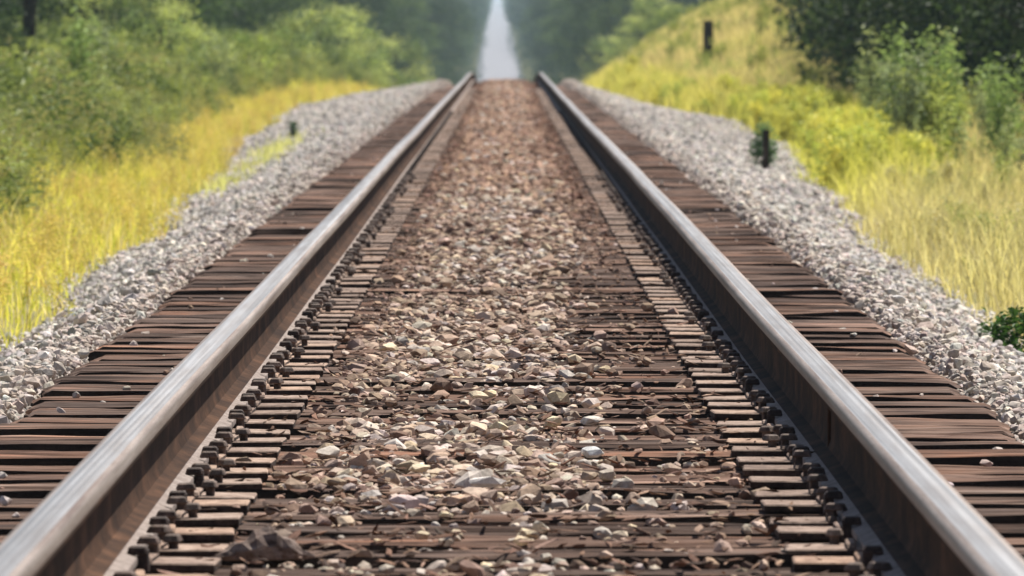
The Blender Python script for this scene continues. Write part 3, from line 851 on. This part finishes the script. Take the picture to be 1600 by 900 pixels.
for i in range(34):
    yy = 96 + 90 * (i / 34.0) + random.uniform(-3, 3); xx = -(float(TOEL(yy)) + 1.2 + random.uniform(0, .028 * yy))
    if xx / yy < -.049: continue
    e = copy_tree(tw_roots[i % 5]); e.location = (xx, yy, float(ground(xx, yy)))
    e.rotation_euler.z = random.uniform(0, 6); s = random.uniform(.7, 1.15); e.scale = (s, s, s)
    tag(e, 'tall grey-green weed among the sunlit shrubs behind the orange-yellow grass', 'weed', 'tall weeds among the sunlit shrubs')

def small_bush(loc, label, r, h, col, n, size, name='bush'):
    k = 60
    cs = R.normal(size=(k, 3)); cs /= np.linalg.norm(cs, axis=1)[:, None]; cs *= R.uniform(.35, 1, (k, 1)) ** .5
    cs = cs * np.array([r, r, h * .5]) + np.array([0, 0, h * .52])
    b = MB()
    for q in range(6):
        e = cs[R.integers(0, k)]; b.tube([(0, 0, -.03), e * .5 + np.array([0, 0, .02]), e], [.006, .004, .002], 5)
    V, F, C = leaf_set(cs, n, (r * .16, r * .16, h * .1), size, np.array(col) * R.uniform(.7, 1.3, (k, 1)), .3, 2.2)
    return plant_thing(name, label, 'bush', loc, V, F, C, b)
x, y = unproj(1590, 556, -.24); small_bush((x, y, float(ground(x, y))), 'low dark green bush at the ballast edge, alone before the dry grass', .135, .22, (.055, .125, .028), 24, .035)
x, y = unproj(458, 228, -.25); small_bush((x, y, float(bed_d(x, y)) + .0), 'tiny green sprig standing in the grey ballast', .03, .18, (.11, .18, .11), 4, .045, 'sprig')
x, y = unproj(1193, 280, -.28); small_bush((x, y, float(bed_d(x, y))), 'small pale green plant at the foot of the short dark stake', .10, .38, (.16, .26, .14), 10, .05, 'small_plant')

# posts
def post(name, label, x, y, z0, h, w):
    b = MB(); n = 7; r = np.random.default_rng(int(x * 100))
    for i in range(n): pass
    V = []; F = []
    for i in range(n + 1):
        t = i / n
        for k, (sx, sy) in enumerate(((-1, -1), (1, -1), (1, 1), (-1, 1))):
            V.append((sx * w / 2 * r.uniform(.88, 1.06), sy * w / 2 * r.uniform(.88, 1.06), -.15 + t * (h + .15) + (r.uniform(-.03, .03) * w * 4 if i == n else 0)))
    for i in range(n):
        for k in range(4): F.append([i * 4 + k, i * 4 + (k + 1) % 4, i * 4 + 4 + (k + 1) % 4, i * 4 + 4 + k])
    F.append([n * 4, n * 4 + 1, n * 4 + 2, n * 4 + 3])
    b.add(V, F)
    o = obj(name, b.mesh(name, M['post'], w * .05), None, (x, y, z0), (.02, .015, .3))
    tag(o, label, 'post'); return o
yp = 180.0; xp = (1105 - 790) / 13800 * yp
post('wooden_post', 'dark square wooden post standing in dry grass on the sloping bank', xp, yp, float(ground(xp, yp)), 1.30 - float(ground(xp, yp)), .17)
x, y = unproj(1196, 283, -.28)
post('wooden_stake', 'short dark wooden stake in grey gravel near the bright yellow weeds', x, y, float(bed_d(x, y)), .36, .048)

# shrubs and trees ---------------------------------------------------
def tree_proto(name, seed, h, cr, cb, ncl, nl, size, cols, trunk_r, lowfrac=0.0):
    """tapered trunk with limbs; crown of leaf clumps between heights cb and h"""
    r = np.random.default_rng(seed); b = MB()
    t = np.linspace(0, 1, 8); bend = r.normal(0, .05 * h, 2)
    tp = np.stack([bend[0] * t ** 2, bend[1] * t ** 2, -.3 + (h * .82 + .3) * t], -1)
    b.tube(tp, trunk_r * (1 - .85 * t) * np.where(t == 0, 1.4, 1), 8)
    cs = []
    for k in range(ncl):
        zt = cb + (h - cb) * r.uniform(0, 1) ** .85
        f = (zt - cb) / (h - cb); rad = cr * (math.sin(math.pi * (.12 + .80 * f)) ** .7) * r.uniform(.25, 1.08) ** .6
        az = r.uniform(0, 6.28); base = np.array([np.interp(zt, tp[:, 2], tp[:, 0]), np.interp(zt, tp[:, 2], tp[:, 1]), 0])
        cs.append(base + np.array([math.cos(az) * rad, math.sin(az) * rad, zt]))
    cs = np.array(cs)
    for k in range(11):
        c = cs[r.integers(0, ncl)]; zt = max(.3 * cb + .2, c[2] - .45 * np.linalg.norm(c[:2]) - .2); zt = min(zt, h * .78)
        s = np.array([np.interp(zt, tp[:, 2], tp[:, 0]), np.interp(zt, tp[:, 2], tp[:, 1]), zt])
        m = s * .45 + c * .55 + np.array([0, 0, .12 * h * .1])
        b.tube([s, m, c], [trunk_r * .38, trunk_r * .22, trunk_r * .08], 6)
    cc = np.array(cols)[r.integers(0, len(cols), ncl)] * r.uniform(.5, 1.4, (ncl, 1))
    sp = cr * .135
    V, F, C = leaf_set(cs, nl, (sp, sp, sp * .7), size, cc, .25, 1.7)
    tm = b.mesh('trunk', M['bark'], 0, True)
    cm = np_mesh('crown', V, F, C, False, [M['leaf']])
    return (name, tm, cm)
def place_tree(pr, x, y, s, label, group, rz=None, cat='tree', tint=None):
    e = empty(pr[0], (x, y, float(ground(x, y)) - .05), random.uniform(0, 6.28) if rz is None else rz)
    s2 = s * random.uniform(.92, 1.1); e.scale = (s2, s2, s)
    obj('trunk', pr[1], e); obj('crown', pr[2], e)
    tag(e, label, cat, group); return e

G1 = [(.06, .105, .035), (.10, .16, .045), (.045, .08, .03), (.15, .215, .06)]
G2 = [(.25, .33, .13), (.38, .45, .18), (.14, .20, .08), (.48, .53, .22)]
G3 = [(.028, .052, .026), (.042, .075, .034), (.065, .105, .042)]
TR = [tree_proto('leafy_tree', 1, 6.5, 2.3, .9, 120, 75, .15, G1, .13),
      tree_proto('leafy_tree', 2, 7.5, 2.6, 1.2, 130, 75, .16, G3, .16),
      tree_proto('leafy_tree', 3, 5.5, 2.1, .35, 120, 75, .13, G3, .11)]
SH = [tree_proto('shrub', 11, 1.7, .95, .1, 60, 50, .085, G2, .035),
      tree_proto('shrub', 12, 2.2, 1.15, .1, 70, 50, .09, G2, .04),
      tree_proto('shrub', 13, 1.4, .9, .08, 55, 50, .08, [(.28, .38, .11), (.44, .52, .15), (.15, .23, .07)], .03)]
TALLTR = tree_proto('leafy_tree', 21, 8.5, 2.8, 2.4, 120, 75, .16, G3, .14)

# shrubs on the side of the sunlit rail
for i, (px, Y, s, k) in enumerate([(105, 36, .6, 0), (165, 38, .75, 2), (250, 36, .75, 1), (320, 40, .8, 0), (225, 46, .9, 1), (390, 43, .85, 2), (445, 50, .9, 0), (120, 47, .95, 1), (500, 56, .95, 1), (555, 60, .95, 0), (590, 72, 1.0, 2), (620, 82, 1.2, 1), (530, 70, 1.3, 1), (650, 96, 1.1, 0)]):
    Y *= 4; x = (px - 790) / 13800 * Y
    place_tree(SH[k], x, Y, s, 'sunlit light green shrub behind the weeds of the orange-yellow grass side', 'shrubs on the side without posts', cat='shrub')
# shrubs on the bank with the posts
for i, (px, Y, s, k) in enumerate([(1000, 84, .8, 1), (965, 90, .8, 0), (1040, 80, .9, 2), (1020, 92, 1.2, 1), (1330, 38, .55, 2), (1280, 44, .55, 0), (1215, 56, .4, 2), (945, 104, 1.0, 1), (1070, 82, .6, 0)]):
    Y *= 4; x = (px - 790) / 13800 * Y
    place_tree(SH[k], x, Y, s, 'green shrub growing on the dry grass bank with the wooden post', 'shrubs on the bank with the post', cat='shrub')
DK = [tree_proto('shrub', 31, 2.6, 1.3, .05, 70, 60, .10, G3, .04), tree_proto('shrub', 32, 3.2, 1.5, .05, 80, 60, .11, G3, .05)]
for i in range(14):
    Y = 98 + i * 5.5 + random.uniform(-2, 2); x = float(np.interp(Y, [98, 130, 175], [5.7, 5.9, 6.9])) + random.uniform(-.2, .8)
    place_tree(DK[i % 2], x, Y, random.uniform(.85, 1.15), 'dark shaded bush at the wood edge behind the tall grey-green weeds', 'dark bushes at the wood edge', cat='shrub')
# wood on the side of the bank with the posts
for i in range(34):
    Y = 104 + i * 8.0 + random.uniform(-3, 3)
    x = np.interp(Y, [104, 130, 160, 240, 380], [6.6, 6.9, 8.0, 11.2, 13]) + random.uniform(-.3, .8)
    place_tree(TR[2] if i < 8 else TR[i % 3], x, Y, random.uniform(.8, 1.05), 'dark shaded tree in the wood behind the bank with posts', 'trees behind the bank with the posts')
for i in range(20):
    Y = 112 + i * 13 + random.uniform(-4, 4)
    x = np.interp(Y, [110, 160, 240, 380], [10.2, 12.2, 14.5, 16.5]) + random.uniform(-1, 1)
    place_tree(TR[(i + 1) % 3], x, Y, random.uniform(1.0, 1.25), 'dark shaded tree in the wood behind the bank with posts', 'trees behind the bank with the posts')
# wood on the other side
for (px, Y, s_) in ((2, 112, .42), (-25, 128, .6), (205, 176, .55)):  # dark bushes added in place of the shaded gaps between weeds
    place_tree(DK[0], (px - 790) / 13800 * Y, Y, s_, 'dark bush standing in for a shaded gap among the sunlit green weeds and shrubs', 'dark bushes standing in for shaded gaps in the sunlit weeds', cat='shrub')
place_tree(TALLTR, (45 - 790) / 13800 * 138, 138, .95, 'tree with a dark bare trunk rising from the sunlit shrubs', None)
for i in range(34):
    Y = 184 + i * 8.3 + random.uniform(-3, 3)
    x = -(np.interp(Y, [184, 240, 320, 460], [10.2, 10.0, 9.5, 9.0]) + random.uniform(-.6, 1.0))
    place_tree(TR[i % 3], x, Y, random.uniform(.85, 1.1), 'leafy green tree in the wood behind the sunlit shrubs', 'trees behind the sunlit shrubs')
for i in range(16):
    Y = 200 + i * 16.5
    place_tree(TR[(i + 2) % 3], -(13.5 + random.uniform(-1, 1)), Y, random.uniform(1.1, 1.3), 'leafy green tree in the wood behind the sunlit shrubs', 'trees behind the sunlit shrubs')
# trees along the dip and the first part of the far climb
for i in range(44):
    Y = 448 + i * 14 + random.uniform(-5, 5); sd = 1 if i % 2 else -1
    x = float(X0(Y)) + sd * (np.interp(Y, [448, 600, 1040], [6.6, 5.2, 4.8]) + random.uniform(-.4, 1.0))
    place_tree(TR[(i * 2 + 1) % 3], x, Y, random.uniform(.75, 1.05), 'hazy blue-green tree beside the far climbing line', 'hazy trees along the far line')

# far wood, one mass
def far_wood():
    Vs, Fs, Cs, off = [], [], [], 0
    pr = []
    for m in (TR[0][2], TR[1][2], TR[2][2]):
        n = len(m.vertices); v = np.zeros(n * 3, np.float32); m.vertices.foreach_get('co', v); v = v.reshape(-1, 4, 3)
        pr.append(v)
    pts = []
    for Y in np.concatenate([np.arange(1060, 2400, 22.), np.arange(2400, 6600, 45.)]):
        for sd in (-1, 1):
            for row in range(3):
                pts.append((sd * (4.6 + row * 5.2 + random.uniform(-.5, 1.4)), Y + random.uniform(-4, 4), row))
    for Y in np.arange(480, 1060, 20.):
        for sd in (-1, 1):
            for row in (1, 2):
                pts.append((sd * (5.5 + row * 5.5 + random.uniform(-.8, 1.4)), Y + random.uniform(-3, 3), row))
    for Y in np.concatenate([np.arange(430, 1300, 5.), np.arange(1300, 3400, 16.)]):
        for sd in (-1, 1):
            pts.append((sd * (1.7 + 2.2 * random.random() ** .6), Y + random.uniform(-3, 3), -1))
    for Y in np.concatenate([np.arange(640, 1500, 3.), np.arange(1500, 4200, 9.)]):
        pts.append((random.choice((-1, 1)) * (2.7 - 1.7 * random.random() ** 1.8), Y, -2))
    for (d, Y, row) in pts:
        v = pr[random.randrange(3)]; k = R.integers(0, len(v), 650 if row >= 0 else (160 if row == -1 else 70)); q = v[k].copy()
        c = q.mean(1, keepdims=True); q = c + (q - c) * 3.0
        s = random.uniform(.85, 1.25) * (1 + .12 * row) if row >= 0 else (random.uniform(.14, .36) if row == -1 else random.uniform(.05, .12)); a = random.uniform(0, 6.28)
        ca, sa = math.cos(a), math.sin(a)
        x = (q[..., 0] * ca - q[..., 1] * sa) * s + d + float(X0(Y)); yy = (q[..., 0] * sa + q[..., 1] * ca) * s + Y
        z = q[..., 2] * s + float(ground_d(d, Y)) - .2
        V = np.stack([x, yy, z], -1).reshape(-1, 3); n = len(q)
        F = (np.array([[0, 1, 2], [0, 2, 3]])[None] + (np.arange(n) * 4)[:, None, None]).reshape(-1, 3)
        col = np.array([(.02, .042, .03), (.035, .065, .038), (.06, .10, .055)])[R.integers(0, 3, n)] * R.uniform(.7, 1.2, (n, 1))
        if row == -2: col = np.array([[.20, .26, .20]]) * R.uniform(.8, 1.2, (n, 1))
        Vs.append(V); Fs.append(F + off); off += len(V); Cs.append(np.repeat(col, 4, 0))
    o = obj('distant_woods', np_mesh('distant_woods', np.concatenate(Vs), np.concatenate(Fs), np.concatenate(Cs), False, [M['leaf']]))
    tag(o, 'hazy wood lining the far pale strip of track', 'woods', kind='stuff')
far_wood()

# ------------------------------------------------------------------ haze
hb = MB(); hb.box((0, 4600, 25), (1300, 9700, 110))
hm = bpy.data.materials.new('haze_air'); hm.use_nodes = True
nt = hm.node_tree; nt.nodes.clear()
ho = nt.nodes.new('ShaderNodeOutputMaterial'); pv = nt.nodes.new('ShaderNodeVolumePrincipled')
pv.inputs['Density'].default_value = .00018; pv.inputs['Color'].default_value = (.60, .81, 1.0, 1); pv.inputs['Anisotropy'].default_value = .2
nt.links.new(pv.outputs[0], ho.inputs['Volume'])
tag(obj('haze', hb.mesh('haze', hm)), kind='stuff')

# ------------------------------------------------------------------ light, camera, render settings
sd = Vector((.30, .36, .88)).normalized()
elev = math.asin(sd.z); az = math.atan2(sd.x, sd.y)
w = bpy.data.worlds.new('World'); sc.world = w; w.use_nodes = True
bg = w.node_tree.nodes['Background']; sky = w.node_tree.nodes.new('ShaderNodeTexSky')
sky.sky_type = 'NISHITA'; sky.sun_disc = False; sky.sun_elevation = elev; sky.sun_rotation = az; sky.dust_density = 1.5
w.node_tree.links.new(sky.outputs[0], bg.inputs['Color']); bg.inputs['Strength'].default_value = .055
L = bpy.data.lights.new('sun', 'SUN'); L.energy = 5.0; L.angle = math.radians(.53); L.color = (1, .94, .84)
lo = bpy.data.objects.new('sun', L); COL.objects.link(lo); lo.rotation_euler = sd.to_track_quat('Z', 'Y').to_euler()

cam = bpy.data.cameras.new('camera'); co = bpy.data.objects.new('camera', cam); COL.objects.link(co)
cam.sensor_width = 36; cam.lens = 13800 / 1600 * 36; cam.clip_end = 20000; cam.clip_start = .05
co.location = (0, 0, 1.0)
co.rotation_euler = (math.radians(90) - math.atan((450 - 56) / 13800), 0, -math.atan(10 / 13800))
cam.dof.use_dof = True; cam.dof.focus_distance = 24.0; cam.dof.aperture_fstop = 16.0; cam.dof.aperture_blades = 7
sc.camera = co
sc.view_settings.view_transform = 'Standard'; sc.view_settings.look = 'None'; sc.view_settings.exposure = 0.56; sc.view_settings.gamma = 1
sc.cycles.use_denoising = True
sc.cycles.max_bounces = 8; sc.cycles.transparent_max_bounces = 8; sc.cycles.volume_bounces = 1
